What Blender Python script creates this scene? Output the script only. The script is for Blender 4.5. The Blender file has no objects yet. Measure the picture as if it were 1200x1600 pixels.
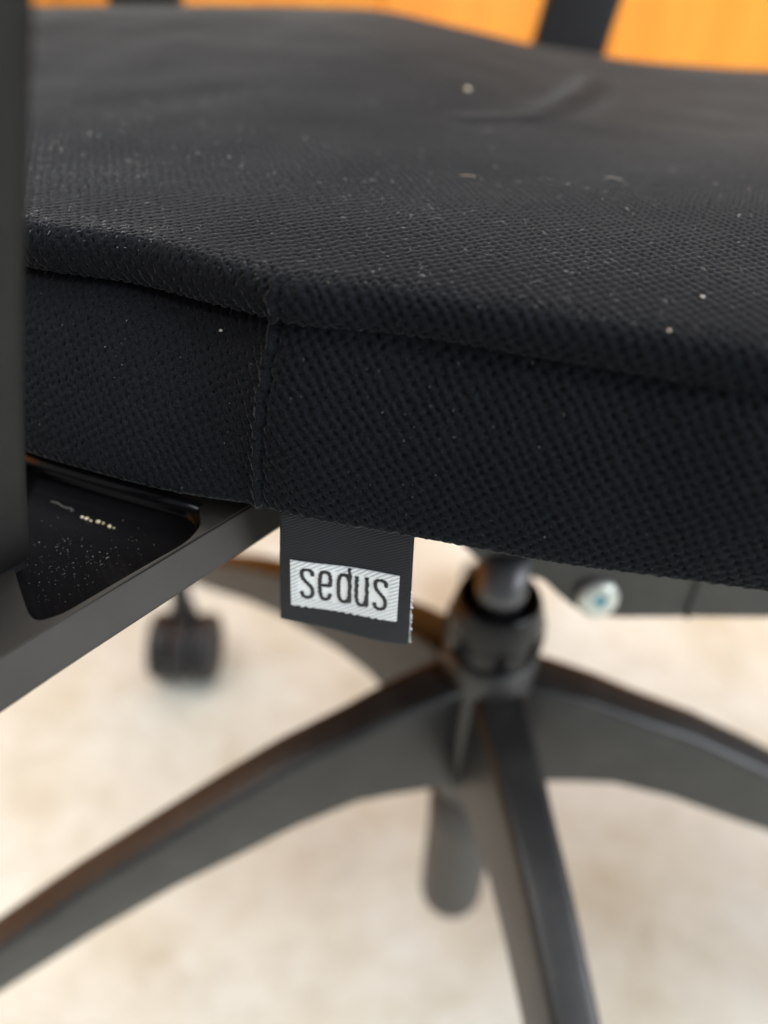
import bpy, bmesh, math, random
import numpy as np
from mathutils import Vector, Matrix, Euler
from mathutils.geometry import tessellate_polygon

S = bpy.context.scene
COL = S.collection
R = math.radians
rng = np.random.default_rng(7)
random.seed(7)

# ------------------------------------------------------------------ camera
cd = bpy.data.cameras.new('camera'); cam = bpy.data.objects.new('camera', cd); COL.objects.link(cam)
S.camera = cam
cd.sensor_fit = 'VERTICAL'; cd.sensor_height = 7.9; cd.sensor_width = 7.9
cd.lens = 7.9 * 1155 / 1600
cam.location = (0, 0, .56)
cam.rotation_euler = (Matrix.Rotation(R(90 - 38), 3, 'X') @ Matrix.Rotation(R(1.8), 3, 'Z')).to_euler()
cd.clip_start = .005; cd.clip_end = 100
cd.dof.use_dof = True; cd.dof.focus_distance = .168; cd.dof.aperture_fstop = .96

# ------------------------------------------------------------------ world and lamps
W = bpy.data.worlds.new('World'); S.world = W; W.use_nodes = True
bg = W.node_tree.nodes['Background']
bg.inputs[0].default_value = (.90, .95, 1, 1); bg.inputs[1].default_value = .38

def area(name, loc, target, size, power, color):
    l = bpy.data.lights.new(name, 'AREA'); l.shape = 'RECTANGLE'; l.size, l.size_y = size
    l.energy = power; l.color = color
    o = bpy.data.objects.new(name, l); COL.objects.link(o); o.location = loc
    o.rotation_euler = (Vector(target) - Vector(loc)).to_track_quat('-Z', 'Y').to_euler()
    return o
area('ceiling_lamp', (-.4, .6, 2.7), (-.1, .4, 0), (3.4, 2.4), 166, (1, .98, .94))
area('side_fill_light', (2.6, -1.0, 1.7), (.1, .4, .3), (2.2, 1.6), 98, (.92, .96, 1))  # added fill from the right, brightens the wall and right-hand faces

area('far_fill_light', (.5, 3.4, 1.9), (.1, .2, .4), (2.6, 1.6), 185, (.90, .95, 1))  # added backlight beyond the low wall, raises the sheen of the seat top

S.view_settings.view_transform = 'Standard'; S.view_settings.look = 'None'
S.view_settings.exposure = 0; S.view_settings.gamma = 1
try: S.cycles.use_denoising = True
except Exception: pass

# ------------------------------------------------------------------ materials
def mat(name, color, rough=.5, spec=.5, sheen=0, sheen_rough=.5, metallic=0, sheen_tint=(1, 1, 1)):
    m = bpy.data.materials.new(name); m.use_nodes = True
    b = m.node_tree.nodes['Principled BSDF']
    b.inputs['Base Color'].default_value = (*color, 1); b.inputs['Roughness'].default_value = rough
    b.inputs['Specular IOR Level'].default_value = spec; b.inputs['Metallic'].default_value = metallic
    b.inputs['Sheen Weight'].default_value = sheen; b.inputs['Sheen Roughness'].default_value = sheen_rough
    b.inputs['Sheen Tint'].default_value = (*sheen_tint, 1)
    return m, m.node_tree, b
def N(nt, kind, **kw):
    n = nt.nodes.new(kind)
    for k, v in kw.items():
        if k.startswith('_'): setattr(n, k[1:], v)
        else: n.inputs[k.replace('__', ' ')].default_value = v
    return n
def ramp(nt, stops):
    r = nt.nodes.new('ShaderNodeValToRGB'); e = r.color_ramp.elements
    e[0].position, e[0].color = stops[0][0], (*stops[0][1], 1)
    e[1].position, e[1].color = stops[-1][0], (*stops[-1][1], 1)
    for p, c in stops[1:-1]:
        x = e.new(p); x.color = (*c, 1)
    return r
def noise_color(nt, b, stops, scale, detail=4, coord='Object', rough=.6):
    tc = nt.nodes.new('ShaderNodeTexCoord'); n = N(nt, 'ShaderNodeTexNoise', Scale=scale, Detail=detail, Roughness=rough)
    nt.links.new(tc.outputs[coord], n.inputs['Vector'])
    r = ramp(nt, stops); nt.links.new(n.outputs['Fac'], r.inputs[0]); nt.links.new(r.outputs[0], b.inputs['Base Color'])
    return tc, n, r
def bump_noise(nt, b, scale, dist, strength=1, coord='Object'):
    tc = nt.nodes.new('ShaderNodeTexCoord'); n = N(nt, 'ShaderNodeTexNoise', Scale=scale, Detail=3)
    nt.links.new(tc.outputs[coord], n.inputs['Vector'])
    bp = N(nt, 'ShaderNodeBump', Strength=strength, Distance=dist)
    nt.links.new(n.outputs['Fac'], bp.inputs['Height']); nt.links.new(bp.outputs[0], b.inputs['Normal'])
    return bp

M = {}
m, nt, b = mat('seat_fabric', (.014, .015, .018), .9, .04, .46, .20, sheen_tint=(.84, .92, .92))
noise_color(nt, b, [(.3, (.0036, .0045, .0055)), (.55, (.0096, .0114, .0138)), (.8, (.026, .029, .034))], 2600, 3)
bump_noise(nt, b, 5200, .00012, .8); M['fabric'] = m
m, nt, b = mat('tag_cloth', (.012, .014, .019), .62, .25, .08, .4)
tc = nt.nodes.new('ShaderNodeTexCoord')
mp = N(nt, 'ShaderNodeMapping'); mp.inputs['Rotation'].default_value = (0, R(28), 0)
wv = N(nt, 'ShaderNodeTexWave', Scale=430, Distortion=1.2, Detail=2); wv.bands_direction = 'Z'
wv.inputs['Detail Scale'].default_value = 2
nt.links.new(tc.outputs['Object'], mp.inputs[0]); nt.links.new(mp.outputs[0], wv.inputs['Vector'])
bp = N(nt, 'ShaderNodeBump', Strength=.7, Distance=.00012); nt.links.new(wv.outputs['Fac'], bp.inputs['Height']); nt.links.new(bp.outputs[0], b.inputs['Normal'])
r = ramp(nt, [(.2, (.0040, .0054, .0095)), (.9, (.0085, .0112, .018))]); nt.links.new(wv.outputs['Fac'], r.inputs[0]); nt.links.new(r.outputs[0], b.inputs['Base Color'])
M['tag'] = m
m, nt, b = mat('tag_thread', (.78, .82, .85), .5, .4, .2)
noise_color(nt, b, [(.3, (.72, .76, .80)), (.7, (.86, .90, .93))], 2400, 2); 
at_ = N(nt, 'ShaderNodeAttribute'); at_.attribute_name = 'warp'
mx = nt.nodes.new('ShaderNodeMix'); mx.data_type = 'RGBA'; mx.inputs[7].default_value = (.46, .49, .53, 1)
src = b.inputs['Base Color'].links[0].from_socket
nt.links.new(at_.outputs['Fac'], mx.inputs[0]); nt.links.new(src, mx.inputs[6]); nt.links.new(mx.outputs[2], b.inputs['Base Color'])
M['white'] = m
m, nt, b = mat('letter_thread', (.010, .011, .014), .7, .3, .2)
bump_noise(nt, b, 4000, .0001); M['letter'] = m
m, nt, b = mat('grey_plastic', (.048, .045, .042), .60, .32)
noise_color(nt, b, [(.3, (.032, .0290, .026)), (.7, (.041, .0368, .0325))], 60, 5)
bump_noise(nt, b, 3500, .00004, .6); M['grey'] = m
m, nt, b = mat('post_plastic', (.034, .033, .032), .58, .3)
noise_color(nt, b, [(.3, (.013, .0127, .0122)), (.7, (.018, .0176, .017))], 60, 5)
bump_noise(nt, b, 3500, .00004, .6); M['post'] = m
m, nt, b = mat('black_plastic', (.010, .010, .011), .30, .5)
bump_noise(nt, b, 2600, .00006, .5); M['black'] = m
m, nt, b = mat('base_plastic', (.030, .030, .031), .40, .5)
noise_color(nt, b, [(.3, (.014, .014, .0146)), (.5, (.019, .019, .0196)), (.72, (.031, .0308, .0305))], 55, 7)
bump_noise(nt, b, 1800, .00006, .5); M['base'] = m
m, nt, b = mat('gloss_black', (.006, .006, .007), .22, .24); M['gloss'] = m
m, nt, b = mat('lift_steel', (.10, .10, .105), .34, .5, metallic=.75); M['steel'] = m
m, nt, b = mat('lift_tube', (.06, .058, .056), .5, .4); M['tube'] = m
m, nt, b = mat('rubber', (.020, .021, .024), .5, .5); bump_noise(nt, b, 900, .0001, .4); M['rubber'] = m
m, nt, b = mat('zinc', (.62, .64, .60), .30, .5, metallic=.55); M['zinc'] = m
m, nt, b = mat('recess_glint', (.10, .32, .40), .3, .5, metallic=.6); M['recess'] = m  # blue colour paints a glint into the screw head
m, nt, b = mat('lint', (.44, .43, .41), .9, .1); M['lint'] = m
m, nt, b = mat('lint_tan', (.42, .33, .27), .9, .1); M['lint_tan'] = m
m, nt, b = mat('crumb', (.55, .48, .37), .8, .2); M['crumb'] = m
m, nt, b = mat('dust', (.26, .26, .26), .9, .1)
noise_color(nt, b, [(.38, (.07, .07, .074)), (.70, (.55, .55, .54))], 300, 1); M['dust'] = m
m, nt, b = mat('sand', (.62, .52, .34), .7, .3)
noise_color(nt, b, [(.3, (.40, .31, .16)), (.7, (.80, .74, .58))], 500, 1); M['sand'] = m
# pale stone-like floor, mottled cream and tan, a little worn
m, nt, b = mat('pale_floor', (.7, .66, .56), .42, .4)
tc, n1, r1 = noise_color(nt, b, [(.28, (.605, .58, .475)), (.42, (.71, .72, .645)), (.60, (.75, .79, .75)), (.8, (.77, .82, .80))], 6.5, 6)
n2 = N(nt, 'ShaderNodeTexNoise', Scale=38, Detail=6); nt.links.new(tc.outputs['Object'], n2.inputs['Vector'])
r2 = ramp(nt, [(.32, (.91, .90, .88)), (.55, (1, 1, 1))]); nt.links.new(n2.outputs['Fac'], r2.inputs[0])
mx = nt.nodes.new('ShaderNodeMix'); mx.data_type = 'RGBA'; mx.blend_type = 'MULTIPLY'; mx.inputs[0].default_value = .8
nt.links.new(r1.outputs[0], mx.inputs[6]); nt.links.new(r2.outputs[0], mx.inputs[7]); n3 = N(nt, 'ShaderNodeTexNoise', Scale=3.2, Detail=9, Roughness=.62, Distortion=1.4); nt.links.new(tc.outputs['Object'], n3.inputs['Vector'])
r3 = ramp(nt, [(.485, (1, 1, 1)), (.503, (.93, .915, .89)), (.52, (1, 1, 1))]); nt.links.new(n3.outputs['Fac'], r3.inputs[0])
n4 = N(nt, 'ShaderNodeTexNoise', Scale=13, Detail=5, Roughness=.7, Distortion=.5); nt.links.new(tc.outputs['Object'], n4.inputs['Vector'])
r4 = ramp(nt, [(.36, (.93, .915, .88)), (.52, (1, 1, 1)), (.68, (1.0, 1.0, 1.0))]); nt.links.new(n4.outputs['Fac'], r4.inputs[0])
mx2 = nt.nodes.new('ShaderNodeMix'); mx2.data_type = 'RGBA'; mx2.blend_type = 'MULTIPLY'; mx2.inputs[0].default_value = 1
mx3 = nt.nodes.new('ShaderNodeMix'); mx3.data_type = 'RGBA'; mx3.blend_type = 'MULTIPLY'; mx3.inputs[0].default_value = 1
nt.links.new(mx.outputs[2], mx2.inputs[6]); nt.links.new(r3.outputs[0], mx2.inputs[7])
nt.links.new(mx2.outputs[2], mx3.inputs[6]); nt.links.new(r4.outputs[0], mx3.inputs[7]); nt.links.new(mx3.outputs[2], b.inputs['Base Color'])
M['floor'] = m
# honey-orange varnished boards, each with its own tone
m, nt, b = mat('orange_wood', (.86, .40, .05), .4, .4)
tc = nt.nodes.new('ShaderNodeTexCoord'); oi = nt.nodes.new('ShaderNodeObjectInfo')
mp = N(nt, 'ShaderNodeMapping'); mp.inputs['Scale'].default_value = (14, 14, 1.2)
nt.links.new(tc.outputs['Object'], mp.inputs[0])
n = N(nt, 'ShaderNodeTexNoise', Scale=3, Detail=6, Distortion=.6); nt.links.new(mp.outputs[0], n.inputs['Vector'])
r = ramp(nt, [(.3, (.84, .27, .016)), (.7, (.90, .34, .030))]); nt.links.new(n.outputs['Fac'], r.inputs[0])
hs = N(nt, 'ShaderNodeHueSaturation'); mr = N(nt, 'ShaderNodeMapRange'); mr.inputs['To Min'].default_value = .9; mr.inputs['To Max'].default_value = 1.08
nt.links.new(oi.outputs['Random'], mr.inputs[0]); nt.links.new(mr.outputs[0], hs.inputs['Value'])
nt.links.new(r.outputs[0], hs.inputs['Color']); nt.links.new(hs.outputs[0], b.inputs['Base Color']); M['wood'] = m

# ------------------------------------------------------------------ helpers
def link(name, me, m, parent=None, smooth=False):
    o = bpy.data.objects.new(name, me); COL.objects.link(o)
    if m: me.materials.append(m)
    if parent: o.parent = parent
    if smooth: me.polygons.foreach_set('use_smooth', [True] * len(me.polygons))
    return o
def obj(name, bm, m, parent=None, smooth=False):
    bmesh.ops.recalc_face_normals(bm, faces=bm.faces)
    me = bpy.data.meshes.new(name); bm.to_mesh(me); bm.free()
    return link(name, me, m, parent, smooth)
def tag(o, label, cat=None, group=None, kind=None):
    if label: o['label'] = label
    if cat: o['category'] = cat
    if group: o['group'] = group
    if kind: o['kind'] = kind
    return o
def empty(name, loc):
    o = bpy.data.objects.new(name, None); COL.objects.link(o); o.location = loc; o.empty_display_size = .02
    return o
def bevel(o, w, seg=3, ang=30):
    md = o.modifiers.new('bevel', 'BEVEL'); md.width = w; md.segments = seg; md.limit_method = 'ANGLE'; md.angle_limit = R(ang)
    md.harden_normals = False
    return o
def lathe(bm, prof, seg=48, mtx=Matrix()):
    """prof: (radius, z) from bottom to top; capped"""
    rings = []
    for r, z in prof:
        rings.append([bm.verts.new(mtx @ Vector((r * math.cos(2 * math.pi * k / seg), r * math.sin(2 * math.pi * k / seg), z))) for k in range(seg)])
    for a, c in zip(rings, rings[1:]):
        for k in range(seg):
            bm.faces.new((a[k], a[(k + 1) % seg], c[(k + 1) % seg], c[k]))
    bm.faces.new(rings[0][::-1]); bm.faces.new(rings[-1])
def prism(bm, pts, z0, z1, mtx=Matrix()):
    a = [bm.verts.new(mtx @ Vector((x, y, z0))) for x, y in pts]; c = [bm.verts.new(mtx @ Vector((x, y, z1))) for x, y in pts]
    n = len(pts)
    for k in range(n): bm.faces.new((a[k], a[(k + 1) % n], c[(k + 1) % n], c[k]))
    bm.faces.new(a[::-1]); bm.faces.new(c)
def loft(bm, sections, cap=True):
    rings = [[bm.verts.new(p) for p in s] for s in sections]
    n = len(rings[0])
    for a, c in zip(rings, rings[1:]):
        for k in range(n): bm.faces.new((a[k], a[(k + 1) % n], c[(k + 1) % n], c[k]))
    if cap: bm.faces.new(rings[0][::-1]); bm.faces.new(rings[-1])
def round_poly(pts, r, seg=5):
    out = []; n = len(pts)
    for i in range(n):
        p0, p, p1 = Vector(pts[i - 1]), Vector(pts[i]), Vector(pts[(i + 1) % n])
        d0, d1 = (p0 - p), (p1 - p); rr = min(r, d0.length * .45, d1.length * .45)
        a, c = p + d0.normalized() * rr, p + d1.normalized() * rr
        for k in range(seg + 1):
            t = k / seg; out.append(tuple(a * (1 - t) ** 2 + p * 2 * t * (1 - t) + c * t * t))
    return out

# ------------------------------------------------------------------ the setting: floor and orange wooden wall
bm = bmesh.new()
v = [bm.verts.new(p) for p in ((-5, -5, 0), (6, -5, 0), (6, 6, 0), (-5, 6, 0))]; bm.faces.new(v)
tag(obj('floor', bm, M['floor']), None, kind='structure')
wdir = Vector((.875, .484, 0)).normalized(); wn = Vector((-wdir.y, wdir.x, 0))
w0 = Vector((-.1183, .676, 0))
bm = bmesh.new()
a = w0 - wdir * 2.4 + wn * .05; c = w0 + wdir * 4.2 + wn * .05
loft(bm, [[a + Vector((0, 0, z)), c + Vector((0, 0, z)), c + wn * .06 + Vector((0, 0, z)), a + wn * .06 + Vector((0, 0, z))] for z in (0, 1.1)])
wall = tag(obj('wall', bm, M['wood']), None, kind='structure')
board_w = .26
bm = bmesh.new()
loft(bm, [[Vector((x, y, z)) for x, y in ((0, 0), (board_w - .0012, 0), (board_w - .0012, .02), (0, .02))] for z in (0, 1.1)])
first = obj('wooden_board', bm, M['wood'], wall); bevel(first, .002, 2)
for k in range(33):
    o = first if k == 0 else first.copy()
    if k: COL.objects.link(o); o.parent = wall
    o.location = w0 + wdir * (-2.4 + k * board_w + .19) + wn * random.uniform(.02, .022)
    o.rotation_euler = (0, 0, math.atan2(wdir.y, wdir.x))

# ------------------------------------------------------------------ the chair
HUB = Vector((.052, .234, 0))
chair = empty('office_chair', HUB)
tag(chair, 'black fabric office swivel chair on a dark grey five-star base', 'office chair')
CH = Matrix.Translation(-HUB)
def child(name, bm, m, parent=chair, smooth=False):
    """parts are drawn in place coordinates, the chair's Empty stands under the column"""
    o = obj(name, bm, m, None, smooth)
    if parent is chair:
        o.parent = chair; o.matrix_parent_inverse = CH
    else:
        o.parent = parent
    return o

# ---- seat cushion: one woven sheet, underside - side face - seam groove - welt - top - far side
def sm(xs, pts, col, sig):
    p = np.array(pts); y = np.interp(xs, p[:, 0], p[:, col])
    n = int(sig * 4); k = np.exp(-.5 * (np.arange(-n, n + 1) / sig) ** 2); k /= k.sum()
    return np.convolve(np.pad(y, n, mode='reflect', reflect_type='odd'), k, mode='valid')
H = .0002
xs = np.arange(-.27, .3301, H)
bottom = [(-.27, .29), (-.15, .193), (-.0906, .1553), (-.0711, .1479), (-.0537, .1416), (-.0392, .1384), (-.0286, .1368), (-.0236, .1335), (.0059, .1271), (.0282, .1217), (.0416, .1188), (.0805, .1127), (.15, .103), (.33, .098)]
groove = [(-.27, .305), (-.15, .209), (-.0875, .1774), (-.0696, .1708), (-.0538, .1668), (-.0405, .1609), (-.0289, .1515), (-.0239, .1453), (.0041, .1410), (.0182, .1368), (.0334, .1310), (.0514, .1263), (.0657, .1194), (.085, .1150), (.15, .105), (.33, .100)]
rim = [(-.27, .305), (-.15, .206), (-.0826, .1730), (-.0593, .1672), (-.0429, .1582), (-.0276, .1495), (-.0228, .1452), (-.0014, .1431), (.0111, .1390), (.0299, .1335), (.0449, .1283), (.0654, .1215), (.085, .1165), (.15, .106), (.33, .101)]
far = [(-.27, -.235, .390, .522), (-.12, -.195, .428, .528), (-.07, -.13, .455, .5285), (-.03, -.06, .478, .5285), (-.01, -.012, .489, .528), (.012, .027, .484, .5222), (.034, .074, .486, .5137), (.056, .121, .496, .508), (.074, .158, .499, .505), (.095, .212, .4965, .504), (.16, .31, .485, .504), (.33, .42, .43, .504)]
sg = .004 / H
yb, yg, yr = sm(xs, bottom, 1, sg), sm(xs, groove, 1, sg), sm(xs, rim, 1, sg)
fx, fy, fz = (sm(xs, far, i, .006 / H) for i in (1, 2, 3))
# columns: fine where the camera sees the weave, coarse beyond
cols = np.unique(np.concatenate([np.arange(0, len(xs), 60), np.where((xs > -.126) & (xs < .126))[0], [len(xs) - 1]]))
X = xs[cols]; yb, yg, yr, fx, fy, fz = (q[cols] for q in (yb, yg, yr, fx, fy, fz))
dy = np.gradient(yb, X); nx, ny = dy / np.hypot(1, dy), -1 / np.hypot(1, dy)      # outward (towards the viewer)
arc = np.concatenate([[0], np.cumsum(np.hypot(np.diff(X), np.diff(yb)))])
left = 1 / (1 + np.exp((X + .030) / .004))                                       # 1 left of the corner seam
rows = []; zone = []; wcoord = []
def row(px, py, pz, zn, w):
    rows.append(np.stack([px, py, np.broadcast_to(pz, X.shape)], -1)); zone.append(zn); wcoord.append(np.broadcast_to(w, X.shape))
for t in np.linspace(0, 1, 24)[:-1]:                                             # underside, tucked in
    d = .09 * (1 - t) ** 2 + .003
    row(X - nx * d, yb - ny * d, .4525 + .0006 * (1 - t), 0, -.003 - d)
for t in np.linspace(0, 1, 16)[:-1]:
    a = -math.pi / 2 + t * math.pi / 2
    row(X + nx * (-.003 + .003 * math.cos(a)), yb + ny * (-.003 + .003 * math.cos(a)), .4555 + .003 * math.sin(a), 0, -.0045 + .0045 * t)
NF = 205
dg = .0010 + .0014 * left
for t in np.linspace(0, 1, NF):
    bulge = .0031 * math.sin(math.pi * t) ** .8
    tk = np.exp(-((1 - t) / .045) ** 2) * dg                                      # tuck into the seam
    row(X + nx * (bulge - tk), yb + (yg - yb) * t + ny * (bulge - tk), .4555 + .0387 * t, 1, .0455 * t)
for t in np.linspace(0, 1, 8)[1:-1]:
    d = dg * (1 + .25 * math.sin(math.pi * t))
    row(X - nx * d, yg + (yr - yg) * t * .5 - ny * d, .4942 + .0013 * t, 3, .0455 + .0012 * t)
NW = 74
ex = .0034; prot = .0009 + .0006 * left; elow = .0012 + .0008 * left
hz = .00425
for t in np.linspace(0, 1, NW):
    a = R(-72) + t * R(162)
    o = (prot - ex * (1 - math.cos(a))) if a > 0 else (prot - elow * (1 - math.cos(a)))
    row(X + nx * o, yr + ny * o, .49975 + hz * math.sin(a) + .0011 * left * math.sin(a), 2, -.012 * (1 - t))
# top: from the rim to the far edge
vv = [0]; step = .0002
while vv[-1] < .365:
    vv.append(vv[-1] + step)
    if vv[-1] > .062: step = min(step * 1.012, .006)
vv = np.array(vv[1:]) / vv[-1]
lift = .0011 * left
tx0, ty0 = X + nx * (prot - ex), yr + ny * (prot - ex)
for v_ in vv:
    s = v_ * v_ * (3 - 2 * v_)
    px, py = tx0 + (fx - tx0) * v_, ty0 + (fy - ty0) * v_
    crown = .0016 * (1 - np.exp(-v_ / .05)) * (1 - v_)
    pz = .504 + lift * np.exp(-v_ / .03) + (fz - .504) * s + crown
    # low shallow hollows and a creased, joined spot far on the right
    pz = pz + .0012 * np.sin(px * 23 + 1.0) * np.sin(py * 19 + .4) * np.sin(math.pi * v_)
    ca, cb = np.array([.0500, .2990]), np.array([.0930, .4060])
    ab = cb - ca; tt = np.clip(((px - ca[0]) * ab[0] + (py - ca[1]) * ab[1]) / (ab @ ab), 0, 1)
    qx, qy = px - (ca[0] + tt * ab[0] + .004 * np.sin(math.pi * tt)), py - (ca[1] + tt * ab[1])
    dd = np.hypot(qx, qy); fade = np.sin(math.pi * np.clip(tt * .9 + .05, 0, 1))
    pz = pz + .0013 * np.exp(-(dd / .0062) ** 2) * fade - .0008 * np.exp(-((qx - .009) ** 2 + qy ** 2) / .006 ** 2) * fade
    ca, cb = np.array([.0500, .2990]), np.array([.0240, .2860])
    ab = cb - ca; tt = np.clip(((px - ca[0]) * ab[0] + (py - ca[1]) * ab[1]) / (ab @ ab), 0, 1)
    dd = np.hypot(px - ca[0] - tt * ab[0], py - ca[1] - tt * ab[1])
    pz = pz + .0005 * np.exp(-(dd / .004) ** 2)
    row(px, py, pz, 2, v_ * .365)
fdx, fdy = fx - X, fy - yr; fl = np.hypot(fdx, fdy); fdx, fdy = fdx / fl, fdy / fl
for t in np.linspace(0, 1, 12)[1:]:                                              # far rim rounding over and down
    a = t * math.pi / 2
    row(fx + fdx * .014 * math.sin(a), fy + fdy * .014 * math.sin(a), fz - .014 * (1 - math.cos(a)), 4, .365)
row(fx + fdx * .014, fy + fdy * .014, .456, 4, .365); row(fx - fdx * .02, fy - fdy * .02, .453, 4, .365)
P = np.array(rows, dtype=np.float64); zone = np.array(zone); Wc = np.array(wcoord)
nr, nc = P.shape[:2]
# soften the row direction a touch (seam and welt edges)
K = np.array([1, 3, 4, 3, 1.]) / 12
Q = P.copy()
for i, k in enumerate(K): Q[2:-2] += 0 if i else -P[2:-2]; Q[2:-2] += k * P[i:nr - 4 + i]
P = Q
Tu = np.gradient(P, axis=1); Tv = np.gradient(P, axis=0)
Nn = np.cross(Tu, Tv); Nn /= np.linalg.norm(Nn, axis=2, keepdims=True) + 1e-12
if Nn[np.where(zone == 2)[0][200]].mean(0)[2] < 0: Nn = -Nn
# vertical seam at the corner, crossing face and welt
Z = P[..., 2]
xseam = -.0288 + (np.clip(Z, .452, .504) - .454) / .05 * .0062 + .0003 * np.sin(Z * 900)
ds = X[None, :] - xseam
face_like = (np.isin(zone, (0, 1, 3)))[:, None] | ((zone == 2)[:, None] & (Wc < 0))
seam = np.where(face_like, -.00060 * np.exp(-((ds - .0004) / .00055) ** 2) + .00085 * np.exp(-((ds + .0010) / .0009) ** 2), 0)
# weave: a lattice of pin holes between plump yarns
def lat(u, w, b1, b2):
    det = b1[0] * b2[1] - b1[1] * b2[0]
    return 2 * np.pi * (u * b2[1] - w * b2[0]) / det, 2 * np.pi * (w * b1[0] - u * b1[1]) / det
def vnoise(u, w, f, seed):
    g = np.random.default_rng(seed).random((256, 256)); x = u * f + 1000; y = w * f + 1000
    i, j = np.floor(x).astype(int), np.floor(y).astype(int); a, c = x - i, y - j; a = a * a * (3 - 2 * a); c = c * c * (3 - 2 * c)
    G = lambda p, q: g[p % 256, q % 256]
    return (G(i, j) * (1 - a) + G(i + 1, j) * a) * (1 - c) + (G(i, j + 1) * (1 - a) + G(i + 1, j + 1) * a) * c
ftop = (zone == 2) | (zone == 4)
e1 = np.array([.972, -.235]); e2 = np.array([.235, .972])
U = np.where(ftop[:, None] & (Wc >= 0), P[..., 0] * e1[0] + P[..., 1] * e1[1], 0)
Vw = np.where(ftop[:, None] & (Wc >= 0), P[..., 0] * e2[0] + P[..., 1] * e2[1], 0)
i0 = np.where((zone == 2) & (Wc[:, 0] >= 0))[0][0]
u0 = U[i0]; w0_ = Vw[i0]
wel = ftop[:, None] & (Wc < 0)
U = np.where(wel, u0[None], U); Vw = np.where(wel, w0_[None] + Wc, Vw)
fc = ~ftop
U = np.where(fc[:, None], arc[None], U); Vw = np.where(fc[:, None], Wc, Vw)
# jitter
ju = (vnoise(U, Vw, 260, 1) - .5) * .0010 + (vnoise(U, Vw, 60, 2) - .5) * .0012
jw = (vnoise(U, Vw, 260, 3) - .5) * .0010 + (vnoise(U, Vw, 60, 4) - .5) * .0012
U2, V2 = U + ju, Vw + jw
aR, bR = lat(U2, V2, (.00178, .00150), (.00122, -.00200))
aL, bL = lat(U2, V2, (.00190, .00135), (.00085, -.00205))
isl = fc[:, None] & (ds < 0)
a_, b_ = np.where(isl, aL, aR), np.where(isl, bL, bR)
amp = .7 + .6 * vnoise(U, Vw, 420, 5)
hole = np.exp((.95 + .6 * left)[None] * (np.cos(a_) + np.cos(b_) - 2))
ribs = .5 - .5 * np.cos(a_)
plump = np.exp(.9 * (-np.cos(a_) - np.cos(b_) - 2))
h = (-.00062 * hole + .00014 * ribs + .00012 * plump) * amp * (1 - .25 * left)[None] + .00020 * (vnoise(U, Vw, 2500, 6) - .5) + .00010 * (vnoise(U, Vw, 1100, 8) - .5)
fade = np.ones((nr, nc)); wtop = np.where(ftop[:, None], Wc, 0)
fade *= np.clip(1 - (wtop - .10) / .06, 0, 1)
fade[zone == 4] = 0
coarse = (X < -.125) | (X > .125); fade[:, coarse] = 0
und = zone == 0; fade[und] *= .6
topflat = np.where(ftop[:, None] & (Wc > .004), .40, 1.0)
D = h * fade * topflat + seam + .0006 * (vnoise(U, Vw, 45, 9) - .5) * (1 - .5 * (zone == 0))[:, None]
P2 = P + Nn * D[..., None]
me = bpy.data.meshes.new('seat_cushion')
idx = np.arange(nr * nc).reshape(nr, nc)
q = np.stack([idx[:-1, :-1], idx[:-1, 1:], idx[1:, 1:], idx[1:, :-1]], -1).reshape(-1, 4)
me.vertices.add(nr * nc); me.vertices.foreach_set('co', P2.reshape(-1).astype(np.float32))
caps = [idx[:, 0][::-1].tolist(), idx[:, -1].tolist()]
loops = np.concatenate([q.reshape(-1), np.array(caps[0]), np.array(caps[1])]).astype(np.int32)
starts = np.concatenate([np.arange(len(q)) * 4, [len(q) * 4, len(q) * 4 + nr]]).astype(np.int32)
me.loops.add(len(loops)); me.loops.foreach_set('vertex_index', loops)
me.polygons.add(len(starts)); me.polygons.foreach_set('loop_start', starts)
me.update(calc_edges=True); me.validate()
me.polygons.foreach_set('use_smooth', np.ones(len(me.polygons), dtype=bool))
seat = link('seat_cushion', me, M['fabric']); seat.parent = chair; seat.matrix_parent_inverse = CH
def seat_at(x, y):
    """point on the top of the seat nearest to plan (x, y)"""
    sub = P2[i0:]; d = (sub[..., 0] - x) ** 2 + (sub[..., 1] - y) ** 2
    k = np.unravel_index(np.argmin(d), d.shape)
    return Vector(sub[k])

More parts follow.
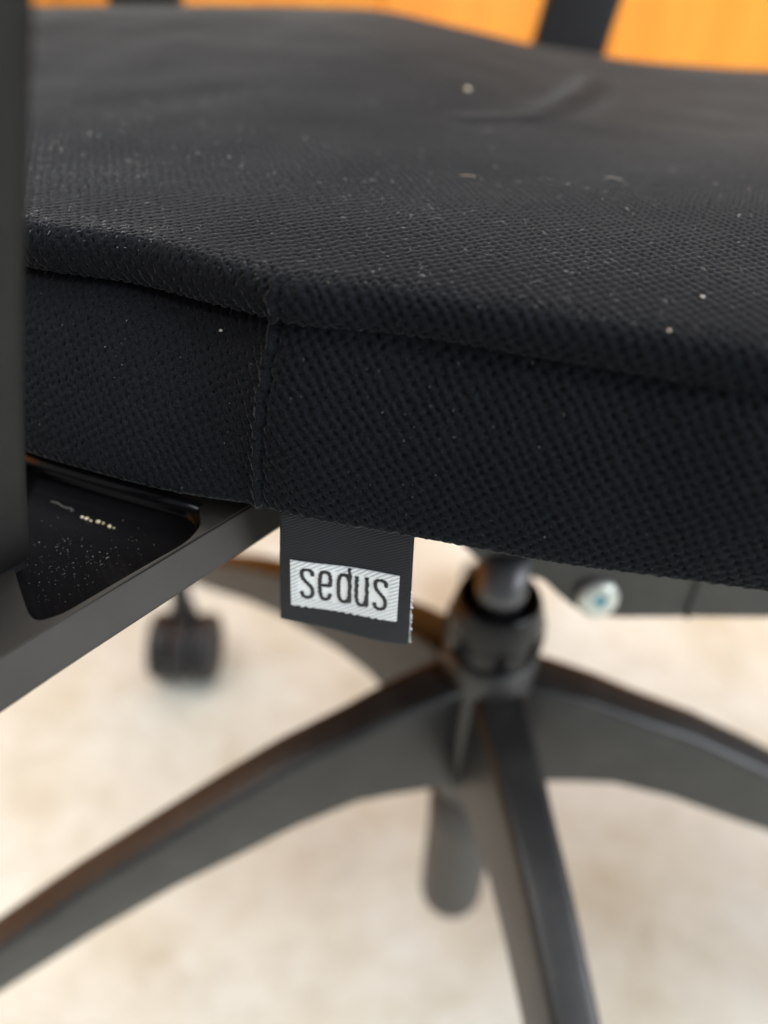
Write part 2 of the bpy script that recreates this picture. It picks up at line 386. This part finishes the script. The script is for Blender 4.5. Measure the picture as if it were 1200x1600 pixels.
# ---- woven tag under the seat edge
TL, TR, BR, BL = (Vector(p) for p in ((-.0243, .1358, .4530), (.0066, .1302, .4530), (.0071, .1301, .4147), (-.0259, .1361, .4185)))
ndir = (TR - TL).cross(Vector((0, 0, 1))).normalized()
if ndir.y > 0: ndir = -ndir
def tagpt(u, v, h=0.0):
    p = (TL * (1 - u) + TR * u) * (1 - v) + (BL * (1 - u) + BR * u) * v
    return p + ndir * (h + .0012 * v * v * (1 - u) + .0007 * math.sin(math.pi * u) * v + .0006 * math.sin(math.pi * v) + .0004 * math.sin(7 * u + 2 * v))
def sheet(bm, f0, f1, nu, nv, thick=True):
    """closed thin slab between surfaces f0 (front) and f1 (back)"""
    A = [[bm.verts.new(f0(i / nu, j / nv)) for i in range(nu + 1)] for j in range(nv + 1)]
    B = [[bm.verts.new(f1(i / nu, j / nv)) for i in range(nu + 1)] for j in range(nv + 1)]
    for j in range(nv):
        for i in range(nu):
            bm.faces.new((A[j][i], A[j + 1][i], A[j + 1][i + 1], A[j][i + 1])); bm.faces.new((B[j][i], B[j][i + 1], B[j + 1][i + 1], B[j + 1][i]))
    for j in range(nv):
        bm.faces.new((A[j][0], B[j][0], B[j + 1][0], A[j + 1][0])); bm.faces.new((A[j][nu], A[j + 1][nu], B[j + 1][nu], B[j][nu]))
    for i in range(nu):
        bm.faces.new((A[0][i], A[0][i + 1], B[0][i + 1], B[0][i])); bm.faces.new((A[nv][i], B[nv][i], B[nv][i + 1], A[nv][i + 1]))
bm = bmesh.new()
def rag(u, v): return .003 * (random.random() - .5) if u in (0., 1.) else 0
sheet(bm, lambda u, v: tagpt(u, v), lambda u, v: tagpt(u, v, -.0004), 40, 48)
# the ribbon is folded: its back layer hangs a little behind
sheet(bm, lambda u, v: tagpt(u + .012 * (u > .9), v * .985, -.0009 - .0006 * (1 - v)), lambda u, v: tagpt(u + .012 * (u > .9), v * .985, -.0013 - .0006 * (1 - v)), 40, 24)
ftag = child('fabric_tag', bm, M['tag'], chair, True)
tag(ftag, 'black woven ribbon tag with a white name patch under the seat edge')
PC = [(.086, .385), (.925, .355), (.915, .760), (.092, .816)]
def patchpt(a, b, h=0.0):
    u = (PC[0][0] * (1 - a) + PC[1][0] * a) * (1 - b) + (PC[3][0] * (1 - a) + PC[2][0] * a) * b
    v = (PC[0][1] * (1 - a) + PC[1][1] * a) * (1 - b) + (PC[3][1] * (1 - a) + PC[2][1] * a) * b
    return tagpt(u, v, h)
bm = bmesh.new()
def twill(a, b):
    # slanting rows of thread round the word, smooth satin behind it
    sx = max(.075 - a, a - .915, .13 - b, b - .80); band = max(0, min(1, .5 + sx / .03))
    ph = (b * 12.3 + a * 15 + .25 * math.sin(a * 9)) % 1.0
    t = 1 - math.exp(-((ph - .5) / .17) ** 2)
    edge = .5 + .5 * math.sin(2 * math.pi * a * 60)
    return .00006 + .00030 * t * (.18 + .82 * band) + .00004 * edge
def pf(a, b):
    bb = b + (.010 * math.sin(2 * math.pi * a * 12) * max(0, b - .8) * 5)
    return patchpt(a, bb, twill(a, b))
sheet(bm, pf, lambda a, b: patchpt(a, b, .00002), 210, 130)
patch = child('woven_patch', bm, M['white'], ftag, True)
pa = patch.data.attributes.new('warp', 'FLOAT', 'POINT'); vals = []
for j_ in range(131):
    for i_ in range(211):
        a, b = i_ / 210, j_ / 130; sx = max(.075 - a, a - .915, .13 - b, b - .80); band = max(0, min(1, .5 + sx / .03))
        ph = (b * 12.3 + a * 15 + .25 * math.sin(a * 9)) % 1.0
        vals.append(math.exp(-((ph - .5) / .17) ** 2) * (.12 + .88 * band))
pa.data.foreach_set('value', vals + [0.0] * (len(patch.data.vertices) - len(vals)))
def stroke(name, pts, w=.030, n=6):
    """a letter's stitched line as a flat raised ribbon following pts in patch coordinates (a, b)"""
    asp = 25.8 / 15.0
    P_ = [Vector((a * asp, b)) for a, b in pts]
    # Catmull-Rom
    Sx = []
    for i in range(len(P_) - 1):
        p0, p1, p2, p3 = P_[max(i - 1, 0)], P_[i], P_[i + 1], P_[min(i + 2, len(P_) - 1)]
        for k in range(n):
            t = k / n; Sx.append(.5 * ((2 * p1) + (p2 - p0) * t + (2 * p0 - 5 * p1 + 4 * p2 - p3) * t * t + (3 * p1 - p0 - 3 * p2 + p3) * t ** 3))
    Sx.append(P_[-1]); return Sx, w * asp * 1.25
def letter(strokes):
    bm = bmesh.new(); asp = 25.8 / 15.0
    for si, (pts, straight) in enumerate(strokes):
        Sx, w = stroke('', pts, n=1 if straight else 6)
        if straight:                                                              # resample lines
            Sx = [Sx[0].lerp(Sx[-1], k / 12) for k in range(13)] if len(Sx) == 2 else Sx
        ring = []
        for i, p in enumerate(Sx):
            d = (Sx[min(i + 1, len(Sx) - 1)] - Sx[max(i - 1, 0)]).normalized(); q = Vector((-d.y, d.x))
            jit = 1 + .16 * math.sin(i * 2.3 + si)
            wob = .006 * math.sin(i * 1.7)
            h = .00046 + .00002 * si
            L_, R_ = p + q * w * .5 * jit + q * wob, p - q * w * .5 * jit + q * wob
            ring.append([bm.verts.new(patchpt(v.x / asp, v.y, hh)) for v, hh in ((L_, .00010), (L_ * .8 + R_ * .2, h), (R_ * .8 + L_ * .2, h), (R_, .00012))])
        for a, c in zip(ring, ring[1:]):
            for k in range(3): bm.faces.new((a[k], a[k + 1], c[k + 1], c[k]))
            bm.faces.new((a[3], a[0], c[0], c[3]))
        bm.faces.new(ring[0][::-1]); bm.faces.new(ring[-1])
    return child('letter', bm, M['letter'], ftag, True)
T, Bt = .17, .765
def s_letter(x0, x1, t, b):
    m_ = (x0 + x1) / 2; h = b - t
    return [([(x1, t + .20 * h), (x1 - .006, t + .07 * h), (m_, t), (x0 + .008, t + .06 * h), (x0, t + .19 * h), (x0 + .012, t + .33 * h), (m_, t + .47 * h), (x1 - .010, t + .62 * h), (x1, t + .79 * h), (x1 - .010, t + .94 * h), (m_, b), (x0 + .008, t + .94 * h), (x0, t + .80 * h)], False)]
letter(s_letter(.105, .205, .15, .775))
letter([([(.275, .455), (.368, .455)], True), ([(.368, .455), (.370, .30), (.355, .19), (.322, .16), (.288, .19), (.274, .32), (.273, .46), (.275, .62), (.290, .735), (.322, .77), (.355, .735), (.369, .63)], False)])
letter([([(.545, .005), (.551, .765)], True), ([(.545, .30), (.530, .21), (.497, .175), (.462, .205), (.446, .33), (.445, .47), (.447, .62), (.464, .73), (.497, .765), (.530, .73), (.547, .63)], False)])
letter([([(.612, .165), (.612, .35), (.613, .60), (.628, .735), (.660, .77), (.692, .735), (.707, .62)], False), ([(.706, .155), (.712, .775)], True)])
letter(s_letter(.785, .885, .15, .775))
# frayed cut edge: short pale loops of thread on the lower right
bm = bmesh.new()
for k in range(15):
    v_ = .50 + k * .033 + random.uniform(-.006, .006); p = tagpt(1.0 + .012, v_, -.0009)
    q = tagpt(1.018 + random.uniform(0, .014), v_ + .012, -.0008 + random.uniform(-.0003, .0003)); s_ = Vector((0, 0, random.uniform(.00018, .00034)))
    loft(bm, [[p - s_ - ndir * .0002, p - s_ + ndir * .0002, p + s_ + ndir * .0002, p + s_ - ndir * .0002], [q - s_ * .6 - ndir * .0001, q - s_ * .6 + ndir * .0002, q + s_ * .6 + ndir * .0002, q + s_ * .6 - ndir * .0001]])
tag(child('frayed_edge', bm, M['white'], ftag), None, kind='stuff')

# ---- near armrest: tray-shaped bracket under the seat, side rail, rising post
ZT = .446
cdir = Vector((.62, .78)).normalized(); cn = Vector((.78, -.62)).normalized()
c0 = Vector((-.0498, .1271))
cr = lambda t: c0 + cdir * t
outer = [cr(-.072), cr(.150), cr(.150) - cn * .03, cr(.075) - cn * .042, Vector((-.062, .196)), Vector((-.108, .192)), Vector((-.142, .150)), Vector((-.146, .10)), cr(-.072) - cn * .028]
pocket = round_poly([(-.0985, .1675), (-.070, .1560), (-.047, .1478), (-.0440, .1385), (-.0462, .1320), (-.0545, .1225), (-.0668, .1076), (-.0712, .1052), (-.0742, .1078), (-.0805, .1175), (-.094, .140)], .004, 4)
bm = bmesh.new()
outer3 = [Vector((p.x, p.y, ZT)) for p in outer]; pocket3 = [Vector((x, y, ZT)) for x, y in pocket]
allp = outer3 + pocket3
vs = [bm.verts.new(p) for p in allp]
for t in tessellate_polygon([outer3, pocket3]):
    try: bm.faces.new([vs[i] for i in t])
    except ValueError: pass
no = len(outer3); npk = len(pocket3)
lo = [bm.verts.new((p.x, p.y, ZT - .010)) for p in outer3]
for k in range(no): bm.faces.new((vs[k], vs[(k + 1) % no], lo[(k + 1) % no], lo[k]))
pc = sum((Vector(p) for p in pocket), Vector((0, 0))) / npk
mid = [bm.verts.new((p[0] + (pc.x - p[0]) * .012, p[1] + (pc.y - p[1]) * .012, ZT - .0012)) for p in pocket]
fl = [bm.verts.new((p[0] + (pc.x - p[0]) * .05, p[1] + (pc.y - p[1]) * .05, ZT - .0052)) for p in pocket]
for k in range(npk):
    a = vs[no:]; n_ = (k + 1) % npk
    bm.faces.new((a[k], a[n_], mid[n_], mid[k])); bm.faces.new((mid[k], mid[n_], fl[n_], fl[k]))
bm.faces.new(lo)
bm.faces.new([bm.verts.new(v.co - Vector((0, 0, .0003))) for v in fl])
arm = child('armrest', bm, M['grey'], chair)
tag(arm, 'armrest beside the seat corner in the foreground, its bracket with a dusty black recess')
# glossy lining of the recess
bm = bmesh.new()
up = [bm.verts.new((p[0] + (pc.x - p[0]) * .016, p[1] + (pc.y - p[1]) * .016, ZT - .0008)) for p in pocket]
lw = [bm.verts.new((p[0] + (pc.x - p[0]) * .055, p[1] + (pc.y - p[1]) * .055, ZT - .0046)) for p in pocket]
lw2 = [bm.verts.new((p[0] + (pc.x - p[0]) * .085, p[1] + (pc.y - p[1]) * .085, ZT - .0051)) for p in pocket]
for k in range(npk):
    n_ = (k + 1) % npk; bm.faces.new((up[k], up[n_], lw[n_], lw[k])); bm.faces.new((lw[k], lw[n_], lw2[n_], lw2[k]))
bm.faces.new(lw2)
lining = child('recess_lining', bm, M['gloss'], arm, True)
# lip of the recess along the seat: a raised glossy bead
bm = bmesh.new()
pts = [Vector((-.104, .1668, ZT + .001)), Vector((-.0885, .1605, ZT + .001)), Vector((-.070, .1536, ZT + .0008)), Vector((-.056, .1488, ZT + .0005)), Vector((-.046, .1455, ZT - .0004))]
secs = []
for i, p in enumerate(pts):
    d = (pts[min(i + 1, 4)] - pts[max(i - 1, 0)]).normalized(); s_ = Vector((-d.y, d.x, 0)).normalized(); r_ = .0022 if i < 4 else .0012
    secs.append([p + s_ * r_ * 1.2 * math.cos(2 * math.pi * k / 12) + Vector((0, 0, r_ * math.sin(2 * math.pi * k / 12))) for k in range(12)])
loft(bm, secs); child('recess_lip', bm, M['gloss'], arm, True)
# side rail with a hairline gap to the bracket's top that closes towards the left
bm = bmesh.new(); secs = []
for t in np.linspace(-.072, .150, 24):
    gap = .00045 / (1 + math.exp(-(t + .012) / .004)) + .00002
    p = cr(t); z = Vector((0, 0, 1))
    a = Vector((*(p + cn * gap), ZT - .0001)); 
    drop = .0082 + .0010 * (t < -.03) * min(1, (-.03 - t) / .03)
    b_ = Vector((*(p + cn * .0046), ZT - drop)); c_ = Vector((*(p + cn * .0002), ZT - drop - .004)); d_ = Vector((*(p - cn * .004), ZT - drop - .004))
    secs.append([a, b_, c_, d_])
loft(bm, secs)
rail = child('side_rail', bm, M['grey'], arm); bevel(rail, .0005, 2)
# post: a slab that leans inwards, its broad face towards the seat
bm = bmesh.new()
e_lo, e_hi = Vector((-.0785, .1238, .4475)), Vector((-.0435, .1085, .5526))
mid_e = Vector((-.0640, .1195, .5020))
wd = Vector((-.62, -.78, 0)).normalized(); td = Vector((-.78, .62, 0)).normalized()
secs = []
for t in np.linspace(0, 2.0, 21):
    p = e_lo * (1 - t) ** 2 + mid_e * 2 * t * (1 - t) + e_hi * t * t if t <= 1 else e_hi + (e_hi - mid_e) * 2 * (t - 1)
    if t <= 1: p = e_lo.lerp(e_hi, t) + Vector((-.0030, .0018, 0)) * math.sin(math.pi * t) * .6
    w_ = .040; th = .013; r_ = .003
    sec = round_poly([(0, 0), (w_, 0), (w_, th), (0, th)], r_, 4)
    secs.append([p + wd * a + td * c for a, c in sec])
loft(bm, secs)
child('post', bm, M['post'], arm, True)
# unseen arm pad on the post, added to shade the near seat and post
bm = bmesh.new(); secs = []
pdir = Vector((.89, -.46, 0)).normalized(); psd = Vector((.46, .89, 0)).normalized(); pctr = Vector((-.045, .105, .652))
for t in np.linspace(-1, 1, 13):
    w_ = .042 * (1 - abs(t) ** 4 * .45); zt = .022 - .006 * abs(t) ** 3
    secs.append([pctr + pdir * (.125 * t) + psd * a + Vector((0, 0, c)) for a, c in round_poly([(-w_, 0), (w_, 0), (w_, zt), (-w_, zt)], .008, 5)])
loft(bm, secs); child('shade_arm_pad', bm, M['black'], arm, True)
# black block standing in for the shadow gap where the post meets the bracket
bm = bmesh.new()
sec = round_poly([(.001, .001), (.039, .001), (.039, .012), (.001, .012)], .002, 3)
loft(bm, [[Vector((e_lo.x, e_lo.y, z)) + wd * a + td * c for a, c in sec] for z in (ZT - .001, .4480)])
child('post_gap_shadow', bm, M['black'], arm)

# far armrest: the leaning post that shows beyond the seat
bm = bmesh.new(); secs = []
lo_, hi_ = Vector((.098, .575, .43)), Vector((.1245, .588, .56))
tdir = Vector((1, .05, 0)).normalized(); bdir = Vector((-.05, 1, 0)).normalized()
for t in (0, .5, 1, 1.6):
    p = lo_.lerp(hi_, t)
    secs.append([p + tdir * a + bdir * c for a, c in round_poly([(-.025, -.008), (.025, -.008), (.025, .008), (-.025, .008)], .005, 5)])
loft(bm, secs)
bm2 = bmesh.new()
arm2 = child('armrest', bm, M['black'], chair, True)
tag(arm2, 'dark armrest post leaning up beyond the far edge of the seat')
bm2.free()
# its bracket below the seat
bm = bmesh.new()
loft(bm, [[Vector(p) for p in q] for q in ([(.075, .566, .425), (.122, .566, .425), (.122, .566, .44), (.075, .566, .44)], [(.06, .30, .425), (.10, .30, .425), (.10, .30, .44), (.06, .30, .44)])])
bevel(child('bracket', bm, M['base'], arm2), .003)
# upright of the backrest just showing at the top left
bm = bmesh.new(); secs = []
for z in (.435, .56, .78):
    secs.append([Vector((-.168, .590, z)) + Vector((a, c, 0)) for a, c in round_poly([(-.024, -.007), (.024, -.007), (.024, .007), (-.024, .007)], .004, 5)])
loft(bm, secs)
ub = child('back_upright', bm, M['post'], chair, True)

# ---- mechanism plate below the seat with a zinc screw
mech = [(.026, .452), (.030, .3669), (.0417, .3549), (.0543, .3501), (.0665, .3488), (.0748, .3398), (.0847, .3306), (.1023, .3262), (.1324, .3280), (.1685, .3292), (.235, .330), (.25, .345), (.25, .452)]
bm = bmesh.new()
RX = Matrix(((1, 0, 0, 0), (0, 0, 1, .228), (0, 1, 0, 0), (0, 0, 0, 1)))
prism(bm, round_poly(mech, .006, 4), 0, .085, RX)
me_o = child('mechanism', bm, M['base'], chair); bevel(me_o, .002, 3)
bm = bmesh.new()
prism(bm, [(.132, .3295), (.1340, .3295), (.1340, .440), (.132, .440)], -.0015, .004, RX); child('rib', bm, M['base'], me_o)
smx = Matrix.Translation((.0912, .228, .3405)) @ Matrix.Rotation(R(72), 4, 'X') @ Matrix.Rotation(R(6), 4, 'Y')
bm = bmesh.new(); lathe(bm, [(.0040, -.004), (.0040, .0012), (.0089, .0013), (.0091, .0030), (.0083, .0044), (.0062, .0054), (.0036, .0058), (.0030, .0056)], 40, smx)
screw = child('screw', bm, M['zinc'], me_o, True); tag(screw, 'bright zinc screw head on the plate under the seat')
bm = bmesh.new(); lathe(bm, [(.0029, .0052), (.0029, .00585), (.0016, .0059)], 6, smx)
sock = obj('screw_recess_glint', bm, M['recess'], me_o)

# ---- gas lift, collar and hub
cyl = lambda prof, seg=56: (lambda bm: (lathe(bm, prof, seg, Matrix.Translation(HUB)), bm)[1])(bmesh.new())
child('piston', cyl([(.0115, .30), (.0115, .36)]), M['steel'], chair, True)
bm = bmesh.new()
prof = [(.0150, .304), (.0215, .3045), (.0222, .309), (.0222, .318), (.0210, .3245), (.0190, .331), (.0180, .3335), (.0168, .334), (.0158, .3325), (.0152, .326), (.0150, .320)]
lathe(bm, prof, 64, Matrix.Translation(HUB)); child('collar', bm, M['gloss'], chair, True)
bm = bmesh.new()
for k in range(14):
    a = 2 * math.pi * k / 14; p = HUB + Vector((math.cos(a) * .0221, math.sin(a) * .0221, .3135)); d = Vector((math.cos(a), math.sin(a), 0)); s_ = Vector((-d.y, d.x, 0))
    loft(bm, [[p + s_ * x + Vector((0, 0, z)) + d * o for x, z in ((-.0022, -.004), (.0022, -.004), (.0022, .004), (-.0022, .004))] for o in (-.001, .0006)])
tag(child('collar_rib', bm, M['gloss'], chair), None)
child('hub', cyl([(.0205, .196), (.0228, .199), (.0236, .215), (.0236, .255), (.0228, .290), (.0222, .3005), (.0205, .303)]), M['base'], chair, True)
child('gas_tube', cyl([(.0160, .060), (.0192, .0625), (.0198, .068), (.0200, .150), (.0206, .156), (.0210, .200)]), M['tube'], chair, True)

# ---- five legs and five casters
def leg_bm():
    bm = bmesh.new(); secs = []
    for r, zt, zb, wt, wb in ((.012, .290, .212, .0125, .015), (.03, .287, .217, .012, .0145), (.05, .283, .222, .011, .0138), (.07, .276, .2255, .0104, .013), (.10, .2675, .221, .0098, .0124), (.13, .2545, .211, .0095, .0118), (.16, .240, .202, .0092, .0113), (.20, .220, .185, .009, .0109), (.24, .196, .164, .009, .0106), (.28, .172, .144, .0092, .0106), (.31, .152, .127, .0100, .0108), (.33, .136, .112, .0112, .0118), (.346, .120, .104, .0105, .011), (.352, .114, .106, .007, .007)):
        secs.append([Vector((r, y, z)) for y, z in round_poly([(-wb, zb), (wb, zb), (wt, zt), (-wt, zt)], .0045, 4)])
    loft(bm, secs); return bm
def hood_bm():
    bm = bmesh.new()
    lathe(bm, [(.012, .060), (.011, .074), (.0085, .080), (.0085, .1115), (.007, .112)], 20)
    # hood: a curved shell between the wheels
    secs = []
    for k in range(9):
        a = R(-10 + k * 25); r0, r1 = .024, .0335
        secs.append([Vector((x, -.012 + math.cos(a) * q, .032 + math.sin(a) * q)) for x, q in ((-.0085, r0), (.0085, r0), (.0085, r1), (-.0085, r1))])
    loft(bm, secs)
    lathe(bm, [(.004, -.024), (.004, .024)], 16, Matrix.Translation((0, -.012, .032)) @ Matrix.Rotation(R(90), 4, 'Y'))
    return bm
def wheel_bm(side):
    bm = bmesh.new()
    lathe(bm, [(.014, 0), (.026, 0), (.0305, .0015), (.0318, .005), (.0318, .015), (.0300, .0195), (.024, .0215), (.019, .0205), (.017, .0185), (.010, .0185)], 48,
          Matrix.Translation((side * .0088, -.012, .032)) @ Matrix.Rotation(R(90) * side, 4, 'Y'))
    return bm
ANG = [-80, -9, 79, 134, -158]
leg0 = obj('leg', leg_bm(), M['base'], None, True); bevel(leg0, .001, 2, 50)
hood0 = obj('caster', hood_bm(), M['rubber'], None, True)
wh = [obj('wheel', wheel_bm(s), M['rubber'], hood0, True) for s in (-1, 1)]
turn = [18, 60, 12, 0, 130]
for k in range(5):
    l = leg0 if k == 0 else leg0.copy(); c = hood0 if k == 0 else hood0.copy()
    if k:
        COL.objects.link(l); COL.objects.link(c)
        for w in wh:
            w2 = w.copy(); COL.objects.link(w2); w2.parent = c
    a = R(ANG[k])
    l.parent = chair; l.location = (0, 0, 0); l.rotation_euler = (0, 0, a)
    c.parent = chair; c.location = (math.cos(a) * .335, math.sin(a) * .335, .0003); c.rotation_euler = (0, 0, R(turn[k]))

# ------------------------------------------------------------------ lint, crumbs and dust
def fibre(name, p, d, length, r, m, curl=.25, n=7, lift=.0006):
    bm = bmesh.new(); d = Vector((*d, 0)).normalized(); s_ = Vector((-d.y, d.x, 0)); secs = []
    for i in range(n + 1):
        t = i / n; c = p + d * (t - .5) * length + s_ * curl * length * math.sin(t * math.pi * 2.2) * .5 + Vector((0, 0, lift + .3 * length * curl * math.sin(t * math.pi)))
        rr = r * (.55 + .45 * math.sin(math.pi * (.1 + .8 * t)))
        secs.append([c + s_ * rr * math.cos(q) + Vector((0, 0, rr * math.sin(q))) for q in (0, 1.26, 2.51, 3.77, 5.03)])
    loft(bm, secs); return obj(name, bm, m, None, True)
def grain(name, p, r, m, seed=0):
    bm = bmesh.new(); bmesh.ops.create_icosphere(bm, subdivisions=2, radius=r); rr = random.Random(seed)
    for v in bm.verts: v.co = v.co * (1 + rr.uniform(-.22, .22)) * 1.0; v.co.z *= .7
    bm.transform(Matrix.Translation(p + Vector((0, 0, r * .6)))); return obj(name, bm, m, None, True)
tag(grain('crumb', seat_at(.0266, .3202), .0011, M['crumb'], 3), 'pale blurred crumb far back on the black seat, near the crease', 'crumb')
tag(fibre('lint_fibre', seat_at(.0206, .2224), (1, -.06), .0044, .00011, M['lint_tan'], .10), 'short straight reddish tan fibre lying on the seat top', 'lint')
tag(fibre('lint_fibre', seat_at(.0624, .2252), (1, .03), .0056, .00008, M['lint'], .5), 'curled white fibre lying on the right of the seat top', 'lint')
tag(grain('lint_speck', seat_at(.0614, .1424), .00045, M['lint'], 5), 'white speck near the seat rim at the far right', 'lint')
tag(grain('lint_speck', seat_at(.0511, .1280), .0004, M['crumb'], 6), 'tan speck on the rounded rim right of the dark pit', 'lint')
# a fleck on the side face, left of the corner seam
fr = np.where(zone == 1)[0]; sub = P2[fr]
k = np.unravel_index(np.argmin((sub[..., 0] + .0375) ** 2 + (sub[..., 2] - .4895) ** 2), sub.shape[:2])
tag(grain('lint_speck', Vector(sub[k]) + Vector((-.0003, -.0004, -.0003)), .00042, M['lint'], 8), 'tiny white fleck under the welt just left of the corner seam', 'lint')

def dustmesh(name, items, m, label):
    V, Fc = [], []
    for p, n_, ln, r, ang in items:
        n_ = Vector(n_).normalized(); t = n_.orthogonal().normalized(); t = Matrix.Rotation(ang, 3, n_) @ t; s_ = n_.cross(t); p = Vector(p) + n_ * .00015
        b_ = len(V); bend = s_ * ln * random.uniform(-.25, .25) + n_ * ln * random.uniform(.05, .3)
        for q, rr in ((-.5, .5), (0, 1), (.5, .5)):
            c = p + t * ln * q + (bend if q == 0 else Vector((0, 0, 0)))
            for u_, w_ in ((1, -.3), (-1, -.3), (0, 1)): V.append(c + s_ * r * rr * u_ + n_ * r * rr * w_)
        for j in (0, 3):
            for i in range(3):
                a, c = b_ + j + i, b_ + j + (i + 1) % 3; Fc.append((a, c, c + 3, a + 3))
        Fc.append((b_, b_ + 2, b_ + 1)); Fc.append((b_ + 6, b_ + 7, b_ + 8))
    me = bpy.data.meshes.new(name); me.from_pydata([tuple(v) for v in V], [], Fc); me.update()
    o = link(name, me, m); tag(o, label, 'dust', None, 'stuff'); return o
items = []
tr = np.where((zone == 2) & (Wc[:, 0] < .21))[0]
clump = vnoise(P2[..., 0], P2[..., 1], 55, 21)
def add(n, rws, c0, c1, lo, hi, rlo, rhi, thr=0):
    k = 0
    while k < n:
        i, j = int(rng.choice(rws)), int(rng.integers(c0, c1))
        if clump[i, j] < thr * rng.random() * 1.6: continue
        items.append((P2[i, j], Nn[i, j], rng.uniform(lo, hi), rng.uniform(rlo, rhi), rng.uniform(0, 6.28))); k += 1
cA, cB = np.searchsorted(X, -.1), np.searchsorted(X, .088); cS = np.searchsorted(X, -.022); cM = np.searchsorted(X, .02)
near = np.where((zone == 2) & (Wc[:, 0] > -.003) & (Wc[:, 0] < .075))[0]; farr = np.where((zone == 2) & (Wc[:, 0] >= .07) & (Wc[:, 0] < .25))[0]
rimr = np.where((zone == 2) & (Wc[:, 0] > -.004) & (Wc[:, 0] < .012))[0]
add(430, near, cA, cB, .0003, .0011, .00003, .000075, .6)
add(110, rimr, cA, cS, .0003, .0009, .00002, .00006, .5)
add(130, near, cA, cM, .0004, .0014, .00003, .00007, .5)
add(34, near, cA, cB, .0016, .0034, .000025, .000045, .3)
add(220, farr, cA, cB, .0004, .0018, .00005, .00013, .5)
add(90, fr, cA, cB, .0002, .0006, .00003, .00006, .3)
dustmesh('fabric_dust', items, M['dust'], 'fine pale lint and dust caught in the weave of the black seat fabric')
items = []
for k in range(300):
    x = rng.normal(-.0715, .0095); y = rng.normal(.1265, .0125)
    if (x + .0498) * cn.x + (y - .1271) * cn.y > -.0085 or y > .1475 + (x + .07) * -.35 or x < -.090: continue
    items.append(((x, y, ZT - .0050), (0, 0, 1), float(rng.choice([.00015, .00022, .0003, .0009], p=[.4, .35, .2, .05])), rng.uniform(.00002, .00007), rng.uniform(0, 6.28)))
dustmesh('tray_dust', items, M['dust'], 'loose dust scattered over the glossy black recess of the bracket')
GL = ['leftmost sand grain of the row along the black recess, beside the curved hair', 'second sand grain from the left in the recess row, rather large', 'small third sand grain from the left in the recess row',
      'largest sand grain, in the middle of the recess row', 'sand grain just right of the largest in the recess row', 'large sand grain near the right end of the recess row', 'tiniest sand grain at the right end of the recess row']
# the row of sand grains along the seat side of the recess
for k, (x, y, r) in enumerate(((-.0768, .1462, .00042), (-.0755, .1456, .00052), (-.0742, .1449, .00030), (-.0722, .1445, .00055), (-.0708, .1440, .00040), (-.0688, .1428, .00052), (-.0676, .1424, .00025))):
    tag(grain('sand_grain', Vector((x, y, ZT - .0052)), r, M['sand'], 30 + k), GL[k], 'sand grain', 'sand grains in the black recess')
tag(fibre('hair', Vector((-.0835, .1500, ZT - .0050)), (1, -.42), .0072, .00006, M['lint'], .10, 12), 'thin pale curved hair in the recess beside the armrest post', 'hair')
